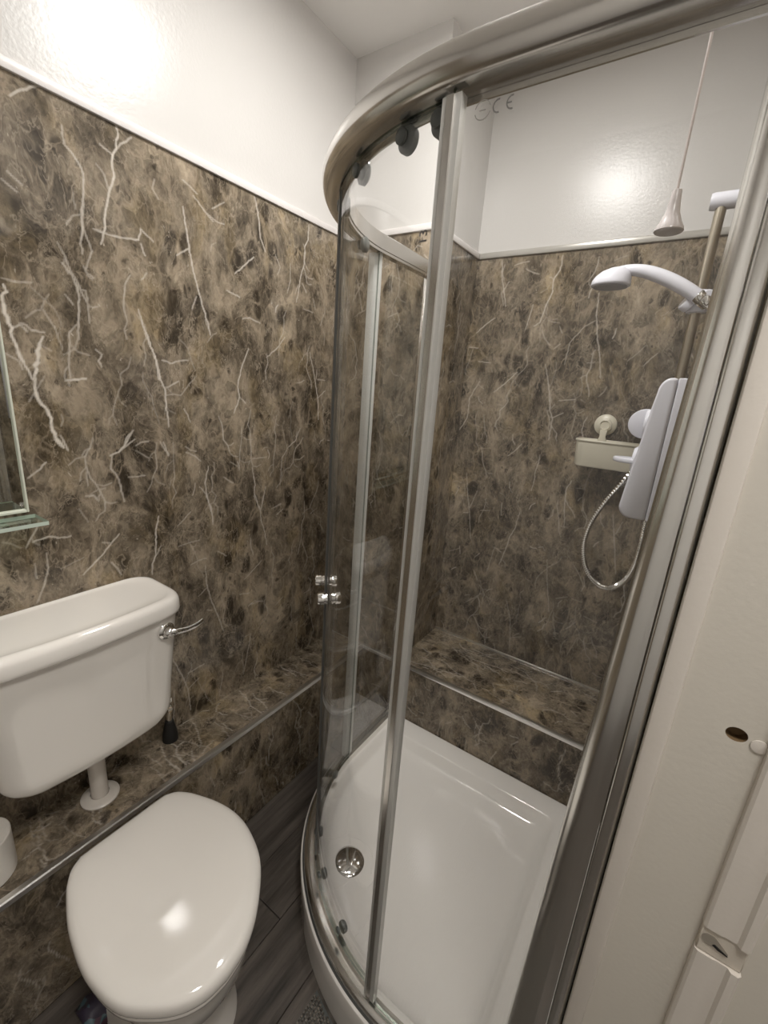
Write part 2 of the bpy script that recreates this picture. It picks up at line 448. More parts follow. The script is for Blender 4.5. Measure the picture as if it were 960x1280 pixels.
VEINS_LEFT = [
 (4,0.7,[(391,1924),(410,1942),(438,1962)]),
 (4.5,0.9,[(575,1962),(576,1940),(571,1917),(562,1903),(559,1888),(561,1871),(556,1847),(548,1829),(541,1802),(534,1775),(534,1759),(522,1724)]),
 (3,0.6,[(562,1903),(551,1907),(538,1912)]),
 (3,0.6,[(571,1917),(587,1935),(605,1952)]),
 (2.5,0.5,[(527,1873),(541,1860),(546,1841),(549,1831)]),
 (4,0.65,[(470,1914),(471,1884),(483,1875),(497,1855),(500,1836),(497,1809),(490,1770),(488,1739),(481,1713),(483,1695)]),
 (3,0.5,[(371,1801),(391,1787)]),
 (3,0.5,[(361,1785),(382,1772)]),
 (3.5,0.7,[(510,1749),(532,1748),(563,1748),(604,1755),(611,1779),(639,1761)]),
 (3.5,0.8,[(609,1748),(617,1726)]),
 (2.5,0.4,[(651,1891),(645,1870),(658,1854)]),
 (4,0.85,[(719,1859),(728,1794),(737,1734),(750,1686),(764,1640),(779,1597),(783,1575)]),
 (2.5,0.6,[(696,1747),(729,1770)]),
 (3,0.6,[(746,1664),(732,1632)]),
 (3,0.6,[(748,1892),(777,1870),(803,1853)]),
 (2.5,0.5,[(782,1867),(814,1856),(836,1857)]),
 (2.5,0.5,[(801,1882),(838,1908)]),
 (3.5,0.75,[(938,1955),(950,1921),(958,1859),(976,1829)]),
 (3.5,0.75,[(868,1746),(900,1774),(933,1803)]),
 (3.5,0.75,[(1154,1951),(1152,1909),(1138,1887),(1137,1837),(1122,1796),(1113,1746),(1105,1717)]),
 (2.5,0.5,[(1075,1821),(1077,1775),(1065,1736)]),
 (3.5,0.7,[(840,1698),(861,1693),(882,1688)]),
 (3,0.6,[(891,1633),(917,1640),(955,1631)]),
 (3,0.45,[(1015,1831),(1034,1801),(1023,1779)]),
 (2.5,0.4,[(1181,1742),(1194,1711)]),
 (6,1,[(340,1606),(344,1594),(335,1585),(335,1556),(344,1530),(342,1512),(348,1485),(356,1460),(363,1441)]),
 (3,0.6,[(344,1530),(357,1538),(367,1527)]),
 (3,0.6,[(357,1540),(368,1538),(375,1530),(396,1529)]),
 (7,1,[(393,1520),(384,1498),(372,1448),(370,1435)]),
 (6.5,1,[(363,1441),(369,1432),(368,1409),(375,1385),(384,1372),(387,1347),(392,1315),(405,1292)]),
 (3,0.5,[(328,1481),(347,1469),(351,1453)]),
 (2.5,0.4,[(390,1502),(405,1494)]),
 (3.5,0.6,[(443,1668),(459,1650),(467,1627),(468,1604),(461,1557),(458,1523)]),
 (4,0.45,[(467,1624),(482,1624),(484,1594),(483,1560)]),
 (3,0.5,[(442,1609),(455,1592)]),
 (3,0.45,[(339,1617),(362,1615),(386,1619)]),
 (4.5,0.85,[(424,1436),(442,1439),(464,1442)]),
 (4,0.85,[(592,1606),(599,1575),(611,1542),(625,1505),(629,1474),(630,1450)]),
 (3.5,0.7,[(557,1325),(540,1308),(532,1284)]),
 (3,0.6,[(490,1506),(502,1497),(493,1482),(499,1470)]),
 (2.5,0.4,[(368,1552),(382,1565),(395,1571)]),
 (2.5,0.4,[(413,1603),(397,1576),(416,1541),(425,1499)]),
 (3,0.5,[(483,1672),(488,1660),(500,1653)]),
 (3,0.5,[(618,1690),(605,1673)]),
 (4,0.9,[(604,1555),(619,1517),(629,1487),(634,1450),(645,1427),(646,1384),(649,1332)]),
 (3,0.6,[(648,1431),(683,1448)]),
 (3.5,0.65,[(642,1497),(670,1492),(692,1500),(713,1503)]),
 (3.5,0.75,[(911,1553),(889,1508),(876,1469),(870,1442),(875,1414),(855,1366)]),
 (3,0.6,[(875,1414),(897,1395)]),
 (3.5,0.65,[(980,1536),(1020,1565),(1056,1604)]),
 (3.5,0.75,[(1172,1570),(1193,1508),(1211,1443),(1220,1410),(1225,1341)]),
 (2.5,0.55,[(1222,1420),(1257,1445)]),
 (2.5,0.5,[(1214,1483),(1255,1482)]),
 (3,0.6,[(1132,1312),(1110,1270),(1078,1251)]),
 (2.5,0.5,[(1078,1251),(1047,1214),(1039,1120)]),
 (3.5,0.7,[(761,1213),(748,1166),(754,1125),(765,1076)]),
 (2.5,0.5,[(730,1157),(751,1131)]),
 (3.5,0.7,[(920,1194),(930,1142),(927,1110),(946,1054),(954,1039)]),
 (3,0.6,[(975,1123),(954,1046)]),
 (3,0.5,[(694,1260),(720,1248),(737,1232)]),
 (3,0.5,[(812,1176),(846,1153)]),
 (3,0.6,[(623,1293),(635,1270),(645,1259)]),
 (2.5,0.45,[(1001,1041),(1045,1050)]),
 (2.5,0.5,[(769,1611),(783,1579)]),
 (2.5,0.4,[(837,1220),(865,1203)]),
 (2.5,0.4,[(917,1222),(980,1223)]),
 (5,0.9,[(389,1327),(396,1303),(404,1293)]),
 (3,0.7,[(401,1319),(412,1286)]),
 (4,0.75,[(554,1321),(533,1288),(519,1274),(498,1267)]),
 (3,0.6,[(559,1303),(524,1278)]),
 (2.5,0.5,[(560,1287),(574,1295),(593,1296)]),
 (2.5,0.4,[(559,1275),(589,1254)]),
 (3,0.6,[(333,1233),(349,1245),(368,1263)]),
 (4,0.6,[(502,1266),(497,1235),(513,1206),(521,1149)]),
 (4,0.7,[(324,1092),(354,1097),(372,1089),(396,1088)]),
 (4,0.7,[(412,985),(445,1013),(472,1039),(501,1068)]),
 (3,0.5,[(461,1056),(478,1050)]),
 (3.5,0.75,[(605,1094),(595,1059),(590,986),(578,963),(576,933)]),
 (3,0.45,[(606,1009),(592,986)]),
 (4,0.5,[(346,1060),(345,1025),(330,980),(315,949)]),
 (3,0.4,[(321,1041),(321,1006)]),
 (3,0.5,[(443,1233),(444,1202)]),
 (5,0.6,[(437,1177),(453,1176),(460,1164)]),
 (3,0.5,[(536,1210),(577,1209)]),
 (3.5,0.6,[(631,1292),(643,1255)]),
 (2.5,0.35,[(419,1149),(435,1114)]),
 (4,0.7,[(750,1127),(767,1083),(769,1035)]),
 (3,0.6,[(925,1099),(952,1049),(955,1008),(972,957),(980,914)]),
 (3,0.55,[(964,1092),(956,1051)]),
 (3,0.6,[(1161,1039),(1163,979),(1149,953),(1152,907),(1132,835)]),
 (3,0.6,[(738,910),(740,846),(754,783),(776,721),(795,657)]),
 (2.5,0.4,[(710,816),(740,834)]),
 (2.5,0.5,[(882,814),(922,839),(955,861)]),
 (2.5,0.5,[(862,766),(900,756)]),
 (2.5,0.45,[(908,709),(945,709)]),
 (3,0.55,[(615,647),(643,569),(659,512),(664,430)]),
 (2.5,0.45,[(659,512),(699,530)]),
 (2.5,0.5,[(662,568),(718,572)]),
 (2.5,0.45,[(906,595),(888,516),(871,447)]),
 (2.5,0.5,[(1005,1042),(1044,1052)]),
 (2.5,0.4,[(656,993),(686,996),(722,996)]),
 (2.5,0.5,[(784,943),(814,919)]),
 (2.5,0.35,[(1196,612),(1229,476)]),
 (2.5,0.4,[(657,1054),(699,1088)]),
 (2.5,0.4,[(920,719),(962,702)]),
]
VEINS_BACK = [
 (4,0.6,[(-677,1949),(-668,1885),(-651,1834),(-641,1794)]),
 (3,0.5,[(-628,1929),(-604,1935),(-575,1938)]),
 (4.5,0.7,[(-463,1946),(-464,1903),(-481,1873),(-479,1831),(-493,1794),(-506,1734)]),
 (3,0.45,[(-481,1873),(-496,1882)]),
 (3,0.5,[(-540,1796),(-546,1757),(-554,1712)]),
 (4,0.6,[(-745,1702),(-714,1729),(-678,1754)]),
 (4,0.55,[(-642,1486),(-603,1519),(-561,1563)]),
 (3,0.55,[(-769,1650),(-730,1647)]),
 (3,0.5,[(-720,1598),(-671,1593)]),
 (4,0.6,[(-462,1593),(-443,1536),(-427,1478),(-419,1432),(-407,1409),(-406,1330)]),
 (3,0.5,[(-407,1409),(-372,1430)]),
 (3,0.5,[(-394,1472),(-339,1480)]),
 (3.5,0.6,[(-327,1823),(-322,1757),(-308,1694),(-287,1625),(-271,1555)]),
 (3,0.45,[(-322,1738),(-352,1721),(-392,1667),(-396,1595)]),
 (3,0.45,[(-435,1722),(-423,1700)]),
 (3.5,0.55,[(-706,1523),(-740,1457),(-740,1377),(-767,1327)]),
 (3,0.4,[(-442,1647),(-422,1664)]),
 (3,0.4,[(-314,1630),(-304,1646)]),
 (3,0.4,[(-323,1603),(-299,1606)]),
 (3,0.5,[(-713,1153),(-694,1053),(-680,999),(-658,877)]),
 (2.5,0.4,[(-655,1089),(-679,1009)]),
 (4,0.55,[(-469,1035),(-476,970),(-492,929),(-501,870),(-518,798)]),
 (3.5,0.5,[(-550,1249),(-523,1274),(-502,1302)]),
 (3.5,0.6,[(-300,1192),(-313,1157),(-310,1104),(-295,1013)]),
 (3,0.45,[(-335,870),(-320,782),(-291,659)]),
 (3,0.4,[(-642,579),(-574,645)]),
 (3,0.45,[(-463,647),(-436,565),(-419,437)]),
 (2.5,0.4,[(-425,487),(-381,510)]),
 (3,0.5,[(-144,1098),(-122,1006),(-94,885)]),
 (2.5,0.4,[(-109,1078),(-122,1031)]),
 (3,0.35,[(-166,687),(-118,677)]),
 (3,0.35,[(-172,590),(-197,502)]),
 (2.5,0.35,[(-219,742),(-184,740)]),
 (3,0.35,[(-548,867),(-565,754)]),
 (2.5,0.4,[(-630,1008),(-593,1016)]),
 (2.5,0.3,[(-749,793),(-700,821)]),
]


# ---------------------------------------------------------------- the room
XL, YN, YB, XN, XR = -1.12, 1.359, 1.700, -0.773, 0.035     # left face, pier face, back face, pier edge, right face
PT, LZ, LX = 1.964, 0.40, -0.945                            # panel top, ledge top, ledge front
YF, XS = -1.05, 0.95                                        # wall behind the camera, far right wall

floor = struct('floor', MB().box(-1.25, 1.05, -1.15, 1.8, -.08, FLOOR-.004), M_SUB)
plank_me = None
for i, x in enumerate(np.arange(LX, 1.0, .15)):
    for j in range(4):
        y0 = -1.6+j*.92+(i*.37) % .92
        a, b = max(y0, -1.05), min(y0+.918, 1.36)
        if b-a < .05 or x+.148 > .95: continue
        mb = MB().prism([(x+.0006, FLOOR-.004), (x+.1494, FLOOR-.004), (x+.1494, FLOOR-.0012), (x+.1482, FLOOR), (x+.0018, FLOOR), (x+.0006, FLOOR-.0012)], 1, a+.0006, b-.0006)
        obj('plank', mb, M_FLOOR, floor, 0)
struct('ceiling', MB().box(-1.25, 1.05, -1.15, 1.8, CEIL, CEIL+.08), M_CEIL)

wall_left = struct('wall_left', MB().box(-1.25, XL-.006, -1.15, 1.8, 0, CEIL), M_WALL)
wall_back = struct('wall_back', MB().box(-1.12, 1.05, YB+.006, 1.82, 0, CEIL), M_WALL)
wall_pier = struct('wall_pier', MB().box(XL-.006, XN-.006, YN+.006, YB+.006, 0, CEIL), M_WALL)
wall_right = struct('wall_right', MB().box(XR+.006, XS+.1, .527, YB+.006, 0, CEIL), M_WALL)
struct('wall_side', MB().box(XS, XS+.1, -1.15, .527, 0, CEIL), M_WALL)
struct('wall_front', MB().box(-1.12, XS, -1.15, YF, 0, CEIL), M_WALL)
wall_ledge_left = struct('wall_ledge_left', MB().box(XL-.006, LX-.005, YF, YN+.006, 0, LZ-.005), M_SUB)
wall_ledge_back = struct('wall_ledge_back', MB().box(XN-.006, XR+.006, YN+.006, YB+.006, 0, LZ-.005), M_SUB)

R = random.Random(5)
sheet(wall_left, 0, XL, YF, YN, LZ, PT, VEINS_LEFT+wild(11, 150, 1350, 420, 1950, 120), 1, XL-.006, dense=(150, 1359))
sheet(wall_pier, 1, YN, XL, XN, LZ, PT, wild(12, -1120, -780, 420, 1950, 70), 2, YN+.006)
sheet(wall_pier, 0, XN, YN, YB, LZ, PT, wild(13, 1360, 1700, 420, 1950, 40), 3, XN-.006, du=4)
sheet(wall_back, 1, YB, XN, XR, LZ, PT, VEINS_BACK+wild(14, -770, 30, 420, 1950, 120), 4, YB+.006)
sheet(wall_right, 0, XR, .56, YB, LZ, PT, wild(15, 560, 1700, 420, 1950, 60), 5, XR+.006, du=6)
sheet(wall_ledge_left, 2, LZ, XL, LX, YF, YN, wild(16, -1120, -945, 100, 1350, 70, False), 6, LZ-.005, du=4, name='top_panel')
sheet(wall_ledge_left, 0, LX, YF, YN, FLOOR, LZ-.004, wild(17, -200, 1350, 20, 390, 70), 7, LX-.005, du=4, name='front_panel')
sheet(wall_ledge_back, 2, LZ, XN, XR, YN, YB, wild(18, -770, 30, 1360, 1700, 55, False), 8, LZ-.005, du=4, name='top_panel')
sheet(wall_ledge_back, 1, YN, LX, XR, FLOOR, LZ-.004, wild(19, -940, 30, 20, 390, 55), 9, YN+.006, du=4, name='front_panel')

# trims
def trim(n, mb, m): 
    return struct('trim_%d' % n, mb, m, smooth=30)
trim(1, MB().rbox(XL-.006, XL+.007, YF, YN, PT-.004, PT+.016, .003, 2), M_TRIMW)
trim(2, MB().rbox(XL, XN+.002, YN-.007, YN+.006, PT-.004, PT+.016, .003, 2), M_TRIMW)
trim(3, MB().rbox(XN-.006, XN+.007, YN, YB, PT-.004, PT+.016, .003, 2), M_TRIMW)
trim(4, MB().rbox(XN+.007, XR, YB-.008, YB+.006, PT-.006, PT+.014, .003, 2), M_TRIMG)
trim(5, MB().rbox(XR-.007, XR+.006, .56, YB-.008, PT-.004, PT+.016, .003, 2), M_TRIMG)
trim(6, MB().prism([(LX-.012, LZ-.001), (LX-.012, LZ+.002), (LX, LZ+.002), (LX+.0025, LZ-.001), (LX+.0025, LZ-.014), (LX-.001, LZ-.014), (LX-.001, LZ-.001)], 1, YF, YN), M_TRIMC)
trim(7, MB().rbox(XN+.001, XR, YN-.004, YN+.013, LZ-.012, LZ+.002, .002, 2), M_TRIMC)
trim(8, MB().rbox(XN, XR, YB-.007, YB+.004, LZ-.001, LZ+.007, .002, 2), M_TRIMC)
trim(9, MB().rbox(XL, XN+.001, YN-.0015, YN+.004, LZ-.004, LZ+.003, .0005, 1), M_TRIMG)

# the old door frame on the wall end beside the shower: casing board, bead, door stop
def board_with_hole(x0, x1, z0, z1, yf, yb, hx, hz, rx, rz):
    b = bmesh.new(); n = 24; out = []
    oc = [b.verts.new(p) for p in ((x0, yf, z0), (x1, yf, z0), (x1, yf, z1), (x0, yf, z1))]
    hv = [b.verts.new((hx+rx*math.cos(2*PI*i/n), yf, hz+rz*math.sin(2*PI*i/n))) for i in range(n)]
    ed = [b.edges.new((oc[i], oc[(i+1) % 4])) for i in range(4)]+[b.edges.new((hv[i], hv[(i+1) % n])) for i in range(n)]
    bmesh.ops.triangle_fill(b, edges=ed, use_beauty=True)
    hb = [b.verts.new((v.co.x, yb-.001, v.co.z)) for v in hv]
    for i in range(n): b.faces.new((hv[i], hv[(i+1) % n], hb[(i+1) % n], hb[i]))
    b.faces.new(hb)
    ob = [b.verts.new((v.co.x, yb, v.co.z)) for v in oc]
    for i in range(4): b.faces.new((oc[i], oc[(i+1) % 4], ob[(i+1) % 4], ob[i]))
    b.faces.new(ob)
    m = MB().bm(b)
    for k, f in enumerate(m.f):
        if all(abs(math.hypot((m.v[i][0]-hx)/rx, (m.v[i][2]-hz)/rz)-1) < .02 for i in f): m.m[k] = 1
    return m
frame_ = thing('door_frame', 'beige painted door frame board with screw holes and a filled latch recess, right of the chrome post', 'door frame', (.1, .52, FLOOR))
obj('casing_board', board_with_hole(.056, .30, FLOOR, CEIL-.01, .514, .527, .1085, 1.157, .0092, .0078), [M_JAMB, M_HOLE], frame_, 30)
obj('edge_bead', MB().rbox(.0355, .056, .509, .527, FLOOR, CEIL-.01, .003, 2), M_JAMB2, frame_)
def stop(z0, z1):
    return MB().prism([(.133, .5145), (.133, .506), (.136, .5035), (.150, .5035), (.152, .5045), (.163, .5045), (.166, .5005), (.172, .5005), (.175, .5035), (.175, .5145)], 2, z0, z1)
st = obj('door_stop', stop(FLOOR, .884), M_JAMB2, frame_, 30)
obj('door_stop', stop(.921, CEIL-.01), M_JAMB2, frame_, 30)
fp = MB().rbox(.1335, .1745, .5060, .5145, .8845, .9205, .001, 1)
fill = obj('filled_recess', fp, M_FILL, frame_)
k = MB()
pts = [(.1385+.0075*math.cos(t)*1.0, .9055+.0075*math.sin(t)) for t in np.linspace(.9, 2*PI-.9, 14)]
k.prism([(x+.004, z) for x, z in pts]+[(.160, .8965), (.160, .8995)], 1, .5052, .508)
obj('latch_slot', k, simple('darker_filler', (.30, .265, .22), .7), fill)  # latch recess marked by a darker filler colour
obj('latch_hole_shade', MB().prism([(.1455, .9015), (.1475, .9035), (.1515, .9015), (.160, .8978), (.160, .8970), (.1505, .8985)], 1, .5044, .5053), M_DARK, fill)  # solid dark sliver; the shade inside the hole is put into its colour
k = MB().lathe((.1275, .5135, 1.153), (0, -1, 0), [(.0075, 0), (.0072, .0008), (.0055, .0012), (0, .0012)], 20)
obj('filled_hole', k, M_JAMB2, frame_)

# ---------------------------------------------------------------- ceiling light and the added fill light
for (lx, ly), k_, m_, lab in ((LAMP, 1.0, M_DIFF, 'round white ceiling light with a flat opal disc, above the toilet'),
                         (FILL_LAMP, 1.5, M_FILL_LAMP, 'added fill light, a larger flat opal disc on the ceiling behind the viewer')):
    cl = thing('ceiling_or_fill_light', lab, 'ceiling light', (lx, ly, CEIL))
    obj('base_ring', MB().lathe((lx, ly, CEIL), (0, 0, -1), [(.125*k_, 0), (.125*k_, .02), (.118*k_, .026), (.0, .026)], 40), M_TRIMW, cl)
    obj('diffuser', MB().lathe((lx, ly, CEIL-.0265), (0, 0, -1), [(.112*k_, 0), (.111*k_, .002), (.107*k_, .003), (0, .003)], 40), m_, cl)

# ---------------------------------------------------------------- shower tray
def outline(x0, x1, y0, y1, rf, r, n=10, nf=28):
    """counter-clockwise plan, front-left corner with the big radius rf"""
    out = []
    def arc(cx, cy, rad, a0, a1, m):
        for i in range(m): 
            t = a0+(a1-a0)*i/(m-1); out.append((cx+rad*math.cos(t), cy+rad*math.sin(t)))
    arc(x0+rf, y0+rf, rf, PI, 1.5*PI, nf)
    arc(x1-r, y0+r, r, 1.5*PI, 2*PI, n)
    arc(x1-r, y1-r, r, 0, .5*PI, n)
    arc(x0+r, y1-r, r, .5*PI, PI, n)
    return out
TZ = .157
def ring(d, z, x0=-.800, x1=.033, y0=.526, y1=1.357, rf=.535, r=.004, dl=0, db=0, dr=0, df=0):
    return [(x, y, z) for x, y in outline(x0+d+dl, x1-d-dr, y0+d+df, y1-d-db, rf-d-max(dl, df), max(r, .004))]
tray = thing('shower_tray', 'white glossy curved shower tray with raised rim and chrome waste', 'shower tray', (-.4, .95, FLOOR))
rg = [ring(.004, FLOOR), ring(.002, .10), ring(0, .145), ring(.0015, .152), ring(.006, .156), ring(.012, TZ),
      ring(.045, TZ, r=.03, dl=.012, db=.035, dr=.062, df=.012), ring(.049, TZ-.002, r=.035, dl=.012, db=.035, dr=.062, df=.012), ring(.053, TZ-.007, r=.038, dl=.012, db=.035, dr=.062, df=.012),
      ring(.064, .125, r=.045, dl=.014, db=.038, dr=.066, df=.014), ring(.072, .118, r=.05, dl=.016, db=.04, dr=.07, df=.016), ring(.086, .1145, r=.055, dl=.02, db=.042, dr=.074, df=.02)]
cx, cy = -.552, .793
last = rg[-1]
for t, z in ((.35, .113), (.7, .111), (.9, .1095)):
    rg.append([(x+(cx-x)*t, y+(cy-y)*t, z) for x, y, _ in last])
obj('basin', MB().loft(rg, True, True), M_TRAY, tray, 35)
obj('waste_cover', MB().lathe((cx, cy, .1085), (0, 0, 1), [(.046, 0), (.046, .003), (.042, .006), (.032, .009), (.016, .0115), (0, .012)], 40), M_CHROME, tray)
rp = [(cx+.074*math.cos(t), cy+.074*math.sin(t), .1108) for t in np.linspace(.2, 2*PI-.9, 48)]
obj('waste_ring', MB().tube(rp, [(.0022, .0012)]*len(rp), 8), M_TRAY, tray)

# ---------------------------------------------------------------- shower enclosure
ECX, ECY, ER = -.265, 1.06, .500
GX, GY = ECX-ER, ECY-ER
def path(r, a0=None, a1=None, y_end=None, x_end=None, n=40):
    """plan path along the enclosure at radius r; angle 0 = front (−Y), 90° = left (−X)"""
    out = []
    if y_end is not None: out.append((ECX-r, y_end, -1, 0))
    a0 = 90 if a0 is None else a0; a1 = 0 if a1 is None else a1
    for i in range(n+1):
        a = math.radians(a0+(a1-a0)*i/n)
        out.append((ECX-r*math.sin(a), ECY-r*math.cos(a), -math.sin(a), -math.cos(a)))
    if x_end is not None: out.append((x_end, ECY-r, 0, -1))
    return out
enc = thing('shower_enclosure', 'curved glass shower enclosure with satin metal rails and sliding doors', 'shower enclosure', (-.4, .95, TZ))
TZ += .0006
ZR0, ZR1 = 1.815, 1.855
full = path(ER, y_end=1.335, x_end=.006)
prof = [(-.024, ZR0), (.014, ZR0-.001), (.020, ZR0+.004), (.0245, ZR0+.012), (.026, ZR0+.021), (.0245, ZR0+.031), (.020, ZR0+.039), (.012, ZR1), (-.016, ZR1), (-.024, ZR1-.006)]
top_rail = obj('top_rail', MB().sweep(full, prof), M_SATIN, enc, 50)
obj('rail_track', MB().sweep(path(ER, y_end=1.33, x_end=.0), [(-.022, ZR0-.0005), (-.022, ZR0-.007), (-.019, ZR0-.007), (-.019, ZR0-.0005)]), M_SATIN, top_rail)
bprof = [(-.018, TZ), (.022, TZ), (.024, TZ+.008), (.021, TZ+.016), (.013, TZ+.020), (.008, TZ+.012), (-.003, TZ+.012), (-.005, TZ+.026), (-.018, TZ+.026)]
bottom_rail = obj('bottom_rail', MB().sweep(full, bprof), M_POLISH, enc, 50)
obj('silicone_bead', MB().sweep(full, [(.0222, TZ-.001), (.028, TZ-.001), (.0246, TZ+.005)]), M_SEALD, bottom_rail)

def pane(p, th, z0, z1):
    """thin curved or flat pane: big faces clear, cut edges green"""
    m = MB(); n = len(p)
    for x, y, nx, ny in p:
        for o in (0, th):
            m.v += [(x+nx*o, y+ny*o, z0), (x+nx*o, y+ny*o, z1)]
    for i in range(n-1):
        a = i*4; b = a+4
        m.f += [(a, b, b+1, a+1), (a+2, a+3, b+3, b+2), (a, a+2, b+2, b), (a+1, b+1, b+3, a+3)]; m.m += [0, 0, 1, 1]
    e = (n-1)*4
    m.f += [(0, 1, 3, 2), (e, e+2, e+3, e+1)]; m.m += [1, 1]
    return m
G = [M_GLASS, M_EDGE]
# fixed side panel on the pier
fx = GX+.001
pl = obj('fixed_panel', pane([(fx, 1.05, -1, 0), (fx, 1.336, -1, 0)], .005, TZ+.02, ZR0+.004), G, enc, 30)
obj('edge_profile', MB().rbox(fx-.011, fx+.008, 1.022, 1.054, TZ+.026, ZR0-.008, .003, 2), M_SEAL, pl)
# fixed front panel to the right wall
pr = obj('fixed_panel', pane(path(ER+.001, 5.0, 0, x_end=.008, n=6), .005, TZ+.02, ZR0+.004), G, enc, 30)
obj('edge_profile', MB().sweep(path(ER, 6.4, 3.4, n=3), [(-.004, TZ+.026), (.0095, TZ+.026), (.0095, ZR0-.008), (-.004, ZR0-.008)]), M_PROF, pr, 30)
obj('profile_lip', MB().sweep(path(ER, 5.5, 4.4, n=3), [(.0094, TZ+.027), (.0125, TZ+.027), (.0125, ZR0-.009), (.0094, ZR0-.009)]), M_SATIN, pr, 30)

# wall channels
wc = MB().rbox(GX-.021, GX+.017, 1.333, YN-.0005, TZ+.001, ZR1+.004, .003, 2)
ch = obj('wall_channel', wc, M_SATIN, enc, 40)
for z in (1.72, 1.18, .55):
    obj('screw', MB().lathe((GX+.0165, 1.344, z), (1, 0, 0), [(.0045, 0), (.0045, .0015), (.003, .003), (0, .0032)], 16), M_CHROME, ch)
# big polished post at the right: channel on the wall and the rounded inner profile standing a little out of plumb
post = MB()
rings = []
for z in (TZ+.0005, 1.62, ZR1+.004):
    dx = -.029*max(0, 1.62-z)
    P = [(.0145, .5665), (-.001+dx, .5665), (-.004+dx, .562), (-.004+dx, .545), (-.001+dx, .535), (.004+dx*.7, .529), (.0105+dx*.3, .5265), (.0165, .5285)]
    rings.append([(x, y, z) for x, y in P])
post.loft(rings)
wcr = obj('wall_channel', MB().rbox(.0175, .0345, .5275, .575, TZ+.001, ZR1+.004, .004, 3), M_POLISH, enc, 40)
obj('post_profile', post, M_POLISH, wcr, 50)

def door(a0, a1, handle_a, rollers, low):
    r = ER-.013
    d = obj('sliding_door', pane(path(r, a0, a1, n=28), .005, TZ+.034, ZR0-.003), G, enc, 30)
    for a, m_, w in ((a0, None, 1), (a1, None, -1)):
        q = path(r, a, a-w*1.3, n=2)
        obj('edge_seal', MB().sweep(q, [(-.002, TZ+.036), (.0075, TZ+.036), (.0075, ZR0-.006), (-.002, ZR0-.006)]), M_SEAL if abs(a-45) > 20 else M_SEALD, d)
    for a in rollers+low:
        t = math.radians(a); n_ = Vector((-math.sin(t), -math.cos(t), 0)); z = ZR0-.016 if a in rollers else TZ+.050
        c = Vector((ECX, ECY, z))+n_*(r-.002)
        rr = .017 if a in rollers else .013
        w = obj('roller', MB().lathe(c+n_*.0, -n_, [(rr*.8, 0), (rr, .002), (rr, .010), (rr*.75, .0135), (rr*.3, .014), (0, .014)], 24), M_GREY, d)
        obj('roller_cap', MB().lathe(c+n_*.0055, n_, [(rr*.6, 0), (rr*.6, .004), (rr*.4, .006), (0, .006)], 20), M_GREY, w)
    t = math.radians(handle_a); n_ = Vector((-math.sin(t), -math.cos(t), 0)); c = Vector((ECX, ECY, 1.008))+n_*(r+.0025)
    prof = [(.0105, .003), (.0135, .005), (.0135, .0085), (.0115, .0095), (.0115, .0115), (.0140, .013), (.0140, .024), (.0125, .026), (0, .0262)]
    for s in (1, -1):
        obj('handle_knob', MB().lathe(c, n_*s, prof, 28), M_CHROME, d)
    return d
door(45.4, 87.5, 50.5, [49, 76], [42+8, 74])
door(44.6, 6.3, 39.5, [31, 16, 8.5], [36, 20])

# marks etched on the glass
def text_mesh(s, size):
    c = bpy.data.curves.new('mark', 'FONT'); c.body = s; c.size = size; c.align_x = 'CENTER'; c.align_y = 'CENTER'; c.extrude = .00015; c.offset = .0002
    o = bpy.data.objects.new('mark', c); COL.objects.link(o)
    dg = bpy.context.evaluated_depsgraph_get(); dg.update()
    me = bpy.data.meshes.new_from_object(o.evaluated_get(dg))
    mb = MB().add([v.co[:] for v in me.vertices], [tuple(p.vertices) for p in me.polygons])
    bpy.data.objects.remove(o); bpy.data.curves.remove(c); bpy.data.meshes.remove(me)
    return mb
def arc_strip(cx_, cz_, r, a0, a1, w, y, n=24):
    m = MB(); 
    pr_ = [(-w/2, -.00015), (w/2, -.00015), (w/2, .00015), (-w/2, .00015)]
    rings = []
    for i in range(n+1):
        a = math.radians(a0+(a1-a0)*i/n)
        rings.append([(cx_+(r+u)*math.cos(a), y+v, cz_+(r+u)*math.sin(a)) for u, v in pr_])
    return m.loft(rings)
ym = GY+.001-.0054
mk = MB()
h = .0062
for b in (arc_strip(-.2525+.003, 1.784, h, 80, 280, .0016, ym), arc_strip(-.2365+.003, 1.784, h, 80, 280, .0016, ym)): mk.add(b.v, b.f)
mk.box(-.2365+.003-h, -.2365+.003-.0005, ym-.00015, ym+.00015, 1.7833, 1.7848)
obj('etched_mark', mk, M_MARK, pr, 0)
mk = MB()
for a0, a1 in ((15, 165), (195, 345)):
    b = arc_strip(-.2685, 1.784, .0095, a0, a1, .0011, ym); mk.add(b.v, b.f)
mk.box(-.2725, -.2645, ym-.00015, ym+.00015, 1.7833, 1.7845)
obj('etched_symbol', mk, simple('faint_etch', (.25, .235, .215), .6), pr, 0)
# "13" on the door glass beside its seal, reading upwards
t = text_mesh('13', .019)
ang = math.radians(9.3); n_ = Vector((-math.sin(ang), -math.cos(ang), 0)); tg = Vector((math.cos(ang), -math.sin(ang), 0))
o_ = Vector((ECX, ECY, 1.668))+n_*(ER-.013+.0054)
obj('etched_number', MB().add([tuple(o_ + Vector((0, 0, 1))*x - tg*y + n_*z) for x, y, z in t.v], t.f), M_MARK, bpy.data.objects['sliding_door.001'], 0)

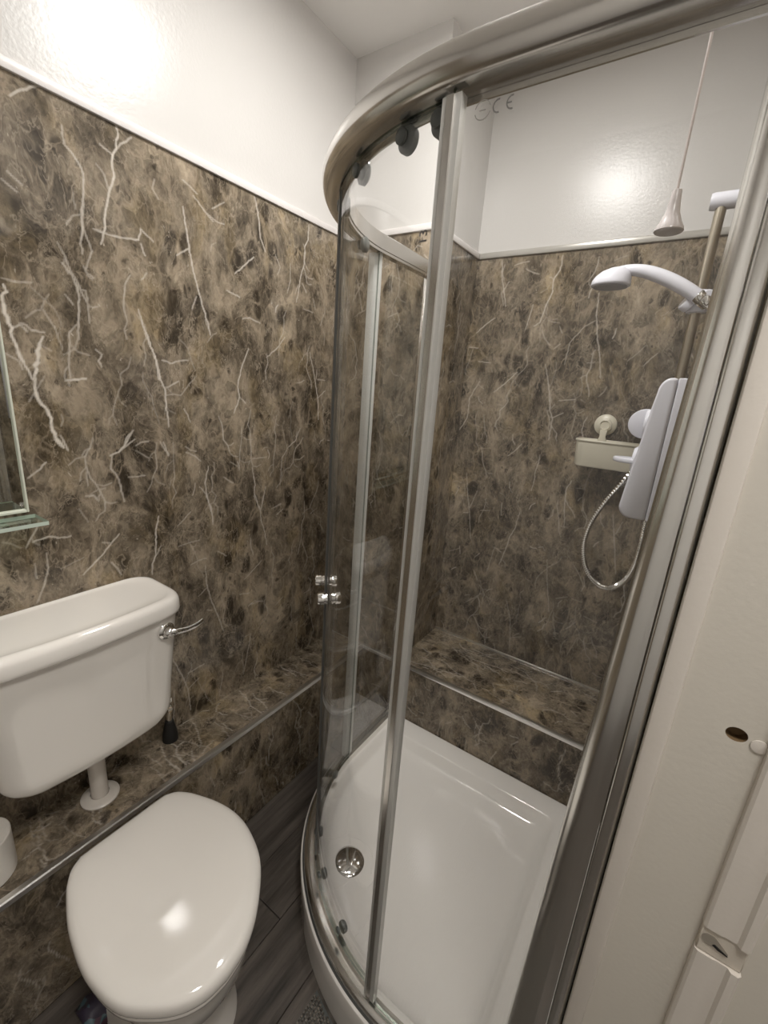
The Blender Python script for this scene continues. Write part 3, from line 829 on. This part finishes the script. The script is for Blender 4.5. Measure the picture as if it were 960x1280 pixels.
# ---------------------------------------------------------------- toilet
CY = .350
LID = [(-.893, 0), (-.893, .085), (-.889, .103), (-.878, .120), (-.860, .133), (-.836, .145), (-.77, .167), (-.70, .1765), (-.64, .171), (-.58, .152), (-.53, .114), (-.497, .077), (-.478, .039), (-.472, 0)]
def lid_ring(s, z, dx=0):
    q = spline([(x, h, 0) for x, h in LID], 4); cx_ = -.69
    pts = [(p.x, max(p.y, 0)) for p in q]
    full_ = pts+[(x, -h) for x, h in reversed(pts[1:-1])]
    return [(cx_+(x-cx_)*s+dx, CY+h*s-.031*max(0, (x+.74)/.268)**1.5, z) for x, h in full_]
def oval(x0, x1, hw, z, e=2.4, n=56, flat=.5):
    """pan section: rounded front at x1, squarer back at x0"""
    out = []; cx_ = x0+(x1-x0)*flat
    for i in range(n):
        t = 2*PI*i/n; c, s = math.cos(t), math.sin(t)
        ee = e if c > 0 else 3.6
        rx = (x1-cx_) if c > 0 else (cx_-x0)
        out.append((cx_+rx*math.copysign(abs(c)**(2/ee), c), CY+hw*math.copysign(abs(s)**(2/ee), s), z))
    return out
toilet = thing('toilet', 'white toilet pan with its closed glossy lid, in front of the marble ledge', 'toilet', (-.72, CY, FLOOR))
bowl = [oval(-.938, -.565, .118, FLOOR), oval(-.938, -.568, .115, .035), oval(-.936, -.580, .104, .07), oval(-.934, -.585, .098, .13), oval(-.93, -.570, .104, .18),
        oval(-.925, -.540, .122, .23), oval(-.92, -.515, .136, .28), oval(-.915, -.505, .146, .33), oval(-.91, -.502, .150, .365), oval(-.91, -.502, .151, .385), oval(-.907, -.507, .147, .392), oval(-.90, -.52, .14, .393)]
bowl = [[(x, y-.029*max(0, (x+.74)/.268)**1.5*max(0, min(1, (z-.08)/.24)), z) for x, y, z in q] for q in bowl]
obj('bowl', MB().loft(bowl), M_CERAMIC, toilet, 60)
obj('seat', MB().loft([lid_ring(.955, .3935), lid_ring(.972, .396), lid_ring(.975, .402), lid_ring(.972, .408), lid_ring(.95, .4105)]), M_SEAT, toilet, 60)
LR = [(.93, .411), (.978, .4125), (.992, .415), (.999, .420), (1.0, .427), (.996, .434), (.985, .4395), (.966, .4435), (.93, .4465), (.86, .4485), (.7, .4505), (.5, .4520), (.28, .4530), (.12, .4533)]
lid = obj('lid', MB().loft([lid_ring(s, z) for s, z in LR]), M_SEAT, toilet, 60)
for s in (-1, 1):
    obj('hinge', MB().tube([(-.901, CY+s*.075-.018, .413), (-.901, CY+s*.075+.018, .413)], .009, 16), M_CHROME, toilet)

# ---------------------------------------------------------------- cistern
XW = XL+.001
def dring(hw, xf, r, bow, z, xb=XW, n=8, m=12, cy=.347, rb=.004):
    out = []; rb = min(rb, hw*.5)
    for sgn in (1, -1):
        q = [(xb+rb*(1-math.sin(t)), cy+sgn*(hw-rb*(1-math.cos(t))), z) for t in np.linspace(0, PI/2, 6)]
        out += q if sgn > 0 else q[::-1]
    def fx_(y): return xf-bow*((y-cy)/hw)**2
    r = min(r, hw*.9, abs(xf-xb)*.8)
    for i in range(n):
        t = PI+.5*PI*i/(n-1)   # left front corner, from side to front
        y = cy-hw+r+r*math.cos(t); x = fx_(cy-hw+r)-r-r*math.sin(t)
        out.append((x, y, z))
    for i in range(1, m):
        y = cy-hw+r+(2*hw-2*r)*i/m; out.append((fx_(y), y, z))
    for i in range(n):
        t = 1.5*PI+.5*PI*i/(n-1)
        y = cy+hw-r+r*math.cos(t); x = fx_(cy+hw-r)-r-r*math.sin(t)
        out.append((x, y, z))
    return out
cis = thing('cistern', 'white ceramic low-level cistern with chrome lever, on the left marble wall', 'cistern', (-1.02, .355, .58))
rings = []
zb, rr = .578, .070
for i in range(9):
    t = i/8*PI/2; q = 1-math.cos(t)*1.0
    rings.append(dring(.184-rr*(1-math.sin(t)), -.945-.035*(1-math.sin(t))**1.4, .045, .012, zb+rr*(1-math.cos(t))))
for z in (.70, .76, .82, .88, .908): rings.append(dring(.184+.020*(z-.663)/.245, -.945+.018*(z-.663)/.245, .045, .012, z))
obj('tank', MB().loft(rings), M_CERAMIC, cis, 50)
lr = [(.196, -.923, .903), (.205, -.914, .9035), (.2085, -.910, .907), (.2095, -.909, .914), (.2085, -.9105, .933), (.206, -.9135, .941), (.201, -.919, .9465), (.195, -.926, .948), (.189, -.932, .9468), (.183, -.938, .945), (.15, -.955, .9445), (.08, -1.0, .9443)]
lid_rings = [dring(hw, xf, .055-.3*(.2095-hw), .018, z, XW if k < 5 else XW+.004*(k-4), rb=.045) for k, (hw, xf, z) in enumerate(lr)]
obj('tank_lid', MB().loft(lid_rings), M_CERAMIC, cis, 50)
lv = obj('lever_boss', MB().lathe((-.9365, .502, .866), (1, .12, 0), [(.0, 0), (.021, .0), (.021, .006), (.018, .0095), (.013, .011), (.012, .020), (.008, .024), (0, .024)], 28), M_CHROME, cis)
pts = spline([(-.915, .504, .866), (-.911, .518, .865), (-.909, .540, .862), (-.910, .565, .861), (-.914, .588, .864)], 5)
obj('lever', MB().tube(pts, [(.0045, .0085)]*8+[(.0035, .0075)]*(len(pts)-8), 12), M_CHROME, lv)
px_, py_ = -1.050, .362
fpipe = obj('flush_pipe', MB().tube([(px_, py_, .60), (px_, py_, LZ+.0005)], .0195, 28), M_PIPE, cis)
obj('pipe_collar', MB().lathe((px_, py_, LZ+.0005), (0, 0, 1), [(.0205, 0), (.043, 0), (.0435, .003), (.040, .0065), (.028, .0095), (.0215, .0105), (.0215, .002)], 36), M_PIPE, fpipe)
obj('pipe_nut', MB().lathe((px_, py_, .566), (0, 0, 1), [(.026, 0), (.028, .003), (.028, .024), (.024, .03)], 12), M_PIPE, fpipe)
vx, vy = -1.088, .575
inl = obj('inlet_pipe', MB().tube([(vx, vy-.035, .63), (vx, vy-.015, .615), (vx, vy, .59), (vx, vy, LZ+.001)], .0075, 14), M_CHROME, cis)
obj('isolating_valve', MB().lathe((vx, vy, .50), (0, 0, 1), [(.009, 0), (.0125, .002), (.0125, .016), (.009, .019), (.009, .032), (.0125, .035), (.0125, .050), (.009, .053)], 6), M_CHROME, inl, 20)
obj('pipe_boot', MB().lathe((vx, vy, LZ+.001), (0, 0, 1), [(.022, 0), (.021, .02), (.015, .05), (.012, .066)], 20), M_DARK, inl)

# ---------------------------------------------------------------- toilet roll, small packet, bath mat
rx, ry, rz = -1.036, .127, LZ+.002
roll = thing('toilet_roll', 'white toilet roll standing on the marble ledge under the cistern', 'toilet roll', (rx, ry, LZ+.002))
obj('paper', MB().lathe((rx, ry, rz), (0, 0, 1), [(.021, 0), (.053, 0), (.055, .002), (.055, .098), (.053, .10), (.021, .10), (.021, 0)], 40), M_PAPER, roll)
obj('core', MB().lathe((rx, ry, rz), (0, 0, 1), [(.019, .001), (.0208, .001), (.0208, .0995), (.019, .0995), (.019, .001)], 28), simple('card', (.40, .30, .2), .9), roll)

def packet_mat():
    m, nt, b = new_mat('printed_wrapper'); L = nt.links.new
    g = N(nt, 'ShaderNodeNewGeometry'); w = N(nt, 'ShaderNodeTexVoronoi'); w.inputs['Scale'].default_value = 55
    L(g.outputs['Position'], w.inputs['Vector']); r = N(nt, 'ShaderNodeValToRGB'); r.color_ramp.interpolation = 'CONSTANT'
    r.color_ramp.elements[0].color = (.05, .04, .07, 1); r.color_ramp.elements[1].position = .75; r.color_ramp.elements[1].color = (.10, .17, .20, 1)
    e = r.color_ramp.elements.new(.4); e.color = (.13, .07, .10, 1)
    s = N(nt, 'ShaderNodeSeparateColor'); L(w.outputs['Color'], s.inputs[0]); L(s.outputs[0], r.inputs[0]); L(r.outputs[0], b.inputs['Base Color'])
    b.inputs['Roughness'].default_value = .3; return m
pk = MB(); rgp = random.Random(3); rings = []
for i in range(9):
    t = i/8; hh = .020*math.sin(PI*min(max(t, .06), .94))**.5
    rings.append([(-.845+.035*(t-.5)*2+.006*math.sin(a*3+i), .222+.026*math.cos(a), FLOOR+.001+hh*(1+math.sin(a))*(.9+.1*rgp.random())) for a in np.linspace(0, 2*PI, 17)[:-1]])
pk.loft(rings)
o = obj('wrapper_packet', pk, packet_mat(), None, 40, (-.845, .212, FLOOR))
o['label'] = 'small crumpled blue and pink packet on the dark floor behind the toilet'; o['category'] = 'packet'

def mat_material():
    m, nt, b = new_mat('woven_cord'); L = nt.links.new
    g = N(nt, 'ShaderNodeNewGeometry'); n = N(nt, 'ShaderNodeTexNoise'); n.inputs['Scale'].default_value = 160
    L(g.outputs['Position'], n.inputs['Vector']); r = N(nt, 'ShaderNodeValToRGB')
    r.color_ramp.elements[0].position = .35; r.color_ramp.elements[0].color = (.07, .06, .05, 1); r.color_ramp.elements[1].position = .7; r.color_ramp.elements[1].color = (.30, .265, .225, 1)
    L(n.outputs['Fac'], r.inputs[0]); L(r.outputs[0], b.inputs['Base Color']); b.inputs['Roughness'].default_value = .95; return m
mx0, mx1, my0, my1 = -.458, .02, .02, .574
def near_tray(x): return min(my1, 1.061-math.sqrt(.5395**2-(x+.265)**2) if x < -.265 else .5215)
bmat = thing('bath_mat', 'grey woven bath mat on the dark floor in front of the shower tray', 'bath mat', (-.2, .27, FLOOR))
xs = np.linspace(mx0, mx1, 30)
obj('backing', MB().prism([(mx0, my0), (mx1, my0)]+[(x, near_tray(x)) for x in xs[::-1]], 2, FLOOR+.0005, FLOOR+.006), M_GREY, bmat, 30)
w = MB(); step = .0072
x = mx0+.004; row = 0
while x < mx1-.004:
    y = my0+.006+(row % 2)*step*.5
    while y < near_tray(x)-.005:
        a, b_, c = .0031, .0033, .0042
        w.add([(x-a, y-b_, FLOOR+.006), (x+a, y-b_, FLOOR+.006), (x+a, y+b_, FLOOR+.006), (x-a, y+b_, FLOOR+.006),
               (x-a*.5, y-b_*.6, FLOOR+.006+c), (x+a*.5, y-b_*.6, FLOOR+.006+c), (x+a*.5, y+b_*.6, FLOOR+.006+c), (x-a*.5, y+b_*.6, FLOOR+.006+c)],
              [(0, 1, 5, 4), (1, 2, 6, 5), (2, 3, 7, 6), (3, 0, 4, 7), (4, 5, 6, 7)])
        y += step
    x += step; row += 1
wv = obj('woven_loops', w, mat_material(), bmat, 60); wv['kind'] = 'stuff'

# ---------------------------------------------------------------- mirror and glass shelf on the left wall
mir = thing('wall_mirror', 'wall mirror with a slanted glass rim, above the glass shelf on the marble wall', 'mirror', (XL, -.05, 1.16))
y0, y1, z0, z1 = -.42, .320, 1.168, 1.80
b_ = .022; xa, xb = XL+.0004, XL+.0075
mv = MB()
o4 = [(xa+.0035, y0, z0), (xa+.0035, y1, z0), (xa+.0035, y1, z1), (xa+.0035, y0, z1)]
i4 = [(xb, y0+b_, z0+b_), (xb, y1-b_, z0+b_), (xb, y1-b_, z1-b_), (xb, y0+b_, z1-b_)]
k4 = [(xa, p[1], p[2]) for p in o4]
mv.add(o4+i4+k4, [(4, 5, 6, 7)], 0)
mv.f += [(0, 1, 5, 4), (1, 2, 6, 5), (2, 3, 7, 6), (3, 0, 4, 7)]; mv.m += [0]*4
mv.f += [(8, 9, 1, 0), (9, 10, 2, 1), (10, 11, 3, 2), (11, 8, 0, 3), (11, 10, 9, 8)]; mv.m += [1]*5
obj('mirror_glass', mv, [M_MIRROR, simple('glass_rim', (.62, .66, .56), .2)], mir, 0)
rim = MB().rbox(xa, xb+.001, y1+.0002, y1+.0042, z0-.006, z1+.006, .001, 1)
rim.rbox(xa, xb+.001, y0, y1, z0-.0062, z0-.0002, .001, 1)
rim.rbox(xa, xb+.001, y0, y1, z1+.0002, z1+.0062, .001, 1)
obj('rim', rim, simple('pale_rim', (.66, .68, .58), .25), mir, 30)
sh = thing('glass_shelf', 'small clear glass shelf under the mirror on the left marble wall', 'shelf', (XL, .1, 1.15))
def slab(x0, x1, y0, y1, z0, z1):
    m = MB().box(x0, x1, y0, y1, z0, z1)
    m.m = [1, 1, 1, 1, 0, 0]; return m
mm = MB().box(XL+.0012, XL+.072, -.35, .335, 1.146, 1.154)
mm.m = [0 if k >= 4 else 1 for k in range(6)]
# faces 4 and 5 are the flat top and bottom
obj('pane', mm, [glass_mat('shelf_glass', (.90, .95, .91)), simple('green_cut_edge', (.55, .63, .55), .15)], sh, 0)
for y in (-.28, .27):
    obj('bracket', MB().rbox(XL+.0008, XL+.03, y-.012, y+.012, 1.137, 1.1455, .002, 2), M_CHROME, sh)

# ---------------------------------------------------------------- shower unit, riser rail, handset, hose
XP = XR-.0005
uy0, uy1 = 1.10, 1.30
un = thing('electric_shower', 'white electric shower box with two dials on the right shower wall', 'electric shower', (XR, 1.2, 1.38))
obj('back_case', MB().prism([(XP, 1.2265), (XP, 1.531), (-.0294, 1.531), (-.0294, 1.2265)], 1, uy0, uy1, .003), M_PLAST, un, 40)
cp = [(-.030, 1.531)]
for i in range(9):
    t = i/8*PI/2; cp.append((-.040-.022*math.sin(t), 1.531-.030*(1-math.cos(t))))
cp += [(-.066, 1.47), (-.072, 1.40), (-.080, 1.32)]
for i in range(9):
    t = i/8*PI/2; cp.append((-.060-.026*math.cos(t), 1.252-.0255*math.sin(t)))
cp.append((-.030, 1.2265))
cov = obj('front_cover', MB().prism(cp, 1, uy0-.0015, uy1+.0015, .006, 3, ang=40), M_PLAST, un, 40)
for zc, xf, vert in ((1.432, -.0685, True), (1.345, -.0765, False)):
    d_ = obj('dial', MB().lathe((xf+.004, 1.2, zc), (-1, 0, 0), [(.034, 0), (.034, .008), (.030, .014), (.012, .016), (0, .016)], 32), M_PLAST, un)
    fin = [(xf-.004, -.034)]+[(xf-.008-.036*math.sin(PI*i/14), -.034*math.cos(PI*i/14)) for i in range(15)]+[(xf-.004, .034)]
    if vert: obj('dial_grip', MB().prism([(x, zc+u) for x, u in fin], 1, 1.1935, 1.2065, .003, 2, ang=50), M_PLAST, d_, 40)
    else: obj('dial_grip', MB().prism([(x-.008*math.cos(u*40), 1.2+u) for x, u in fin], 2, zc-.0055, zc+.0055, .003, 2, ang=50), M_PLAST, d_, 40)
obj('hose_outlet', MB().lathe((-.028, 1.16, 1.240), (0, 0, -1), [(.013, 0), (.013, .008), (.0105, .010), (.0105, .022), (.0085, .028)], 20), M_CHROME, un)

RX, RY = -.037, 1.40
rr_ = thing('riser_rail', 'slim brushed metal shower rail with white end brackets above the electric shower', 'shower rail', (XR, RY, 1.2))
obj('rail', MB().tube([(RX, RY, 1.262), (RX, RY, 1.947)], .0115, 20), M_BRUSH, rr_)
for z in (1.945, 1.262):
    obj('end_bracket', MB().lathe((XP, RY, z), (-1, 0, 0), [(.022, 0), (.0205, .01), (.0185, .03), (.0185, .088), (.017, .095), (0, .0955)], 28), M_PLAST, rr_)
sl = obj('slider', MB().lathe((RX, RY, 1.702), (0, 0, 1), [(.0125, 0), (.021, .001), (.023, .006), (.023, .046), (.020, .051), (.0125, .052)], 28), M_PLAST, rr_)
obj('clamp_knob', MB().lathe((RX+.012, RY-.012, 1.728), (.25, -1, 0), [(.012, 0), (.012, .012), (.020, .014), (.0215, .022), (.018, .028), (0, .029)], 24), M_PLAST, sl)
obj('clamp_cup', MB().lathe((RX-.012, RY-.012, 1.717), (-.75, -.3, .45), [(.014, 0), (.019, .004), (.019, .018), (.016, .022), (0, .022)], 24), M_PLAST, sl)

hs = thing('shower_handset', 'white hand shower head with chrome collar, held on the riser rail', 'shower head', (RX, RY-.03, 1.73))
HY = RY-.036
hp = [(-.022, HY+.004, 1.722), (-.045, HY+.002, 1.738), (-.075, HY, 1.757), (-.11, HY, 1.776), (-.145, HY, 1.791), (-.175, HY, 1.800), (-.205, HY, 1.8035), (-.228, HY, 1.802)]
hp2 = spline(hp, 5)
hr = [.0145+.0025*math.sin(PI*min(1, i/len(hp2)*1.1))-.004*(i/len(hp2))**2 for i in range(len(hp2))]
obj('handle', MB().tube(hp2, hr, 18), M_PLAST, hs)
hx = -.2375
def headring(rx_, ry_, z, dx=0): return [(hx+dx+rx_*math.cos(2*PI*i/36), HY+ry_*math.sin(2*PI*i/36), z) for i in range(36)]
hd = [headring(.044, .040, 1.7660), headring(.0475, .043, 1.768), headring(.0478, .0435, 1.772), headring(.0465, .042, 1.780), headring(.043, .039, 1.790, .003), headring(.035, .033, 1.800, .007), headring(.022, .022, 1.8075, .012), headring(.006, .006, 1.8105, .015)]
obj('spray_head', MB().loft(hd), M_PLAST, hs, 60)
obj('spray_plate', MB().loft([headring(.042, .038, 1.7662), headring(.041, .037, 1.7640), headring(.02, .018, 1.7630)]), simple('spray_grey', (.33, .33, .35), .4), hs)
ax = (Vector(hp[0])-Vector(hp[1])).normalized()
obj('collar', MB().lathe(Vector(hp[1])+ax*.004, ax, [(.0155, 0), (.0165, .002), (.0165, .013), (.0150, .0145), (.0150, .017), (.0165, .019), (.0160, .032), (.011, .036), (.009, .05), (0, .05)], 28), M_CHROME, hs)

hpts = spline([(-.028, 1.16, 1.213), (-.027, 1.175, 1.15), (-.030, 1.20, 1.09), (-.045, 1.225, 1.035), (-.075, 1.245, .998), (-.112, 1.26, .997), (-.148, 1.28, 1.028), (-.166, 1.30, 1.082), (-.163, 1.32, 1.14), (-.140, 1.33, 1.205), (-.105, 1.335, 1.275), (-.060, 1.34, 1.37), (-.025, 1.355, 1.47), (-.008, 1.365, 1.58), (-.006, 1.368, 1.66), (-.009, 1.368, 1.708)], 30)
obj_h = obj('shower_hose', MB().tube(hpts, [.0074 if i % 3 else .0056 for i in range(len(hpts))], 12), M_CHROME, None, 25, (-.1, 1.26, 1.0))
obj_h['label'] = 'ribbed chrome shower hose looping below the white electric shower'; obj_h['category'] = 'shower hose'

# ---------------------------------------------------------------- cream suction basket on the back wall
bk = thing('suction_basket', 'cream plastic suction basket on the back marble wall, left of the electric shower', 'shower basket', (-.15, YB, 1.262))
def rr(x0, x1, y0, y1, r, z, n=8):
    out = []
    for cx_, cy_, a in ((x1-r, y1-r, 0), (x0+r, y1-r, PI/2), (x0+r, y0+r, PI), (x1-r, y0+r, 1.5*PI)):
        for i in range(n):
            t = a+PI/2*i/(n-1); out.append((cx_+r*math.cos(t), cy_+r*math.sin(t), z))
    return out
bx0, bx1, by0, by1 = -.298, -.010, 1.598, 1.684
e = lambda d, z: rr(bx0+d, bx1-d, by0+d, by1-d, .036-d*.8, z)
obj('basket', MB().loft([e(.012, 1.262), e(.008, 1.2635), e(.006, 1.268), e(.001, 1.346), e(-.002, 1.3475), e(-.0025, 1.351), e(-.001, 1.353), e(.003, 1.353), e(.0045, 1.350), e(.009, 1.267), e(.02, 1.2655)]), M_BEIGE, bk, 35)
for xc in (-.226, -.082):
    cup = obj('suction_cup', MB().lathe((xc, YB-.0005, 1.402), (0, -1, 0), [(.036, 0), (.0355, .004), (.030, .009), (.022, .012), (.021, .018), (.015, .0205), (.013, .017), (.005, .016), (0, .017)], 32), M_BEIGE, bk)
    obj('hook_arm', MB().prism([(xc-.012, 1.345), (xc+.016, 1.345), (xc+.013, 1.356), (xc+.010, 1.362), (xc+.011, 1.385), (xc-.011, 1.385), (xc-.009, 1.362), (xc-.012, 1.356)], 1, 1.676, 1.686, .002, 2), M_BEIGE, cup)

# ---------------------------------------------------------------- pull cord
px2, py2 = -.0757, .785
pc = thing('pull_cord', 'white pull cord with a bell-shaped end hanging above the shower', 'pull cord', (px2, py2, CEIL))
obj('ceiling_rose', MB().lathe((px2, py2, CEIL), (0, 0, -1), [(.035, 0), (.035, .02), (.028, .03), (.008, .032), (.004, .036), (0, .036)], 28), M_TRIMW, pc)
obj('cord', MB().tube([(px2, py2, CEIL-.034), (px2+.001, py2, 2.1), (px2, py2, 1.752)], .0016, 8), simple('cord_white', (.62, .55, .52), .7), pc)
obj('bell', MB().lathe((px2, py2, 1.756), (0, 0, -1), [(.002, 0), (.0055, .0005), (.0062, .003), (.0072, .015), (.0090, .027), (.0130, .038), (.0175, .046), (.0185, .050), (.0170, .0515), (.012, .047), (0, .045)], 28), simple('bell_plastic', (.66, .61, .60), .25), pc)

# ---------------------------------------------------------------- done
for o in bpy.data.objects:
    o.select_set(False)
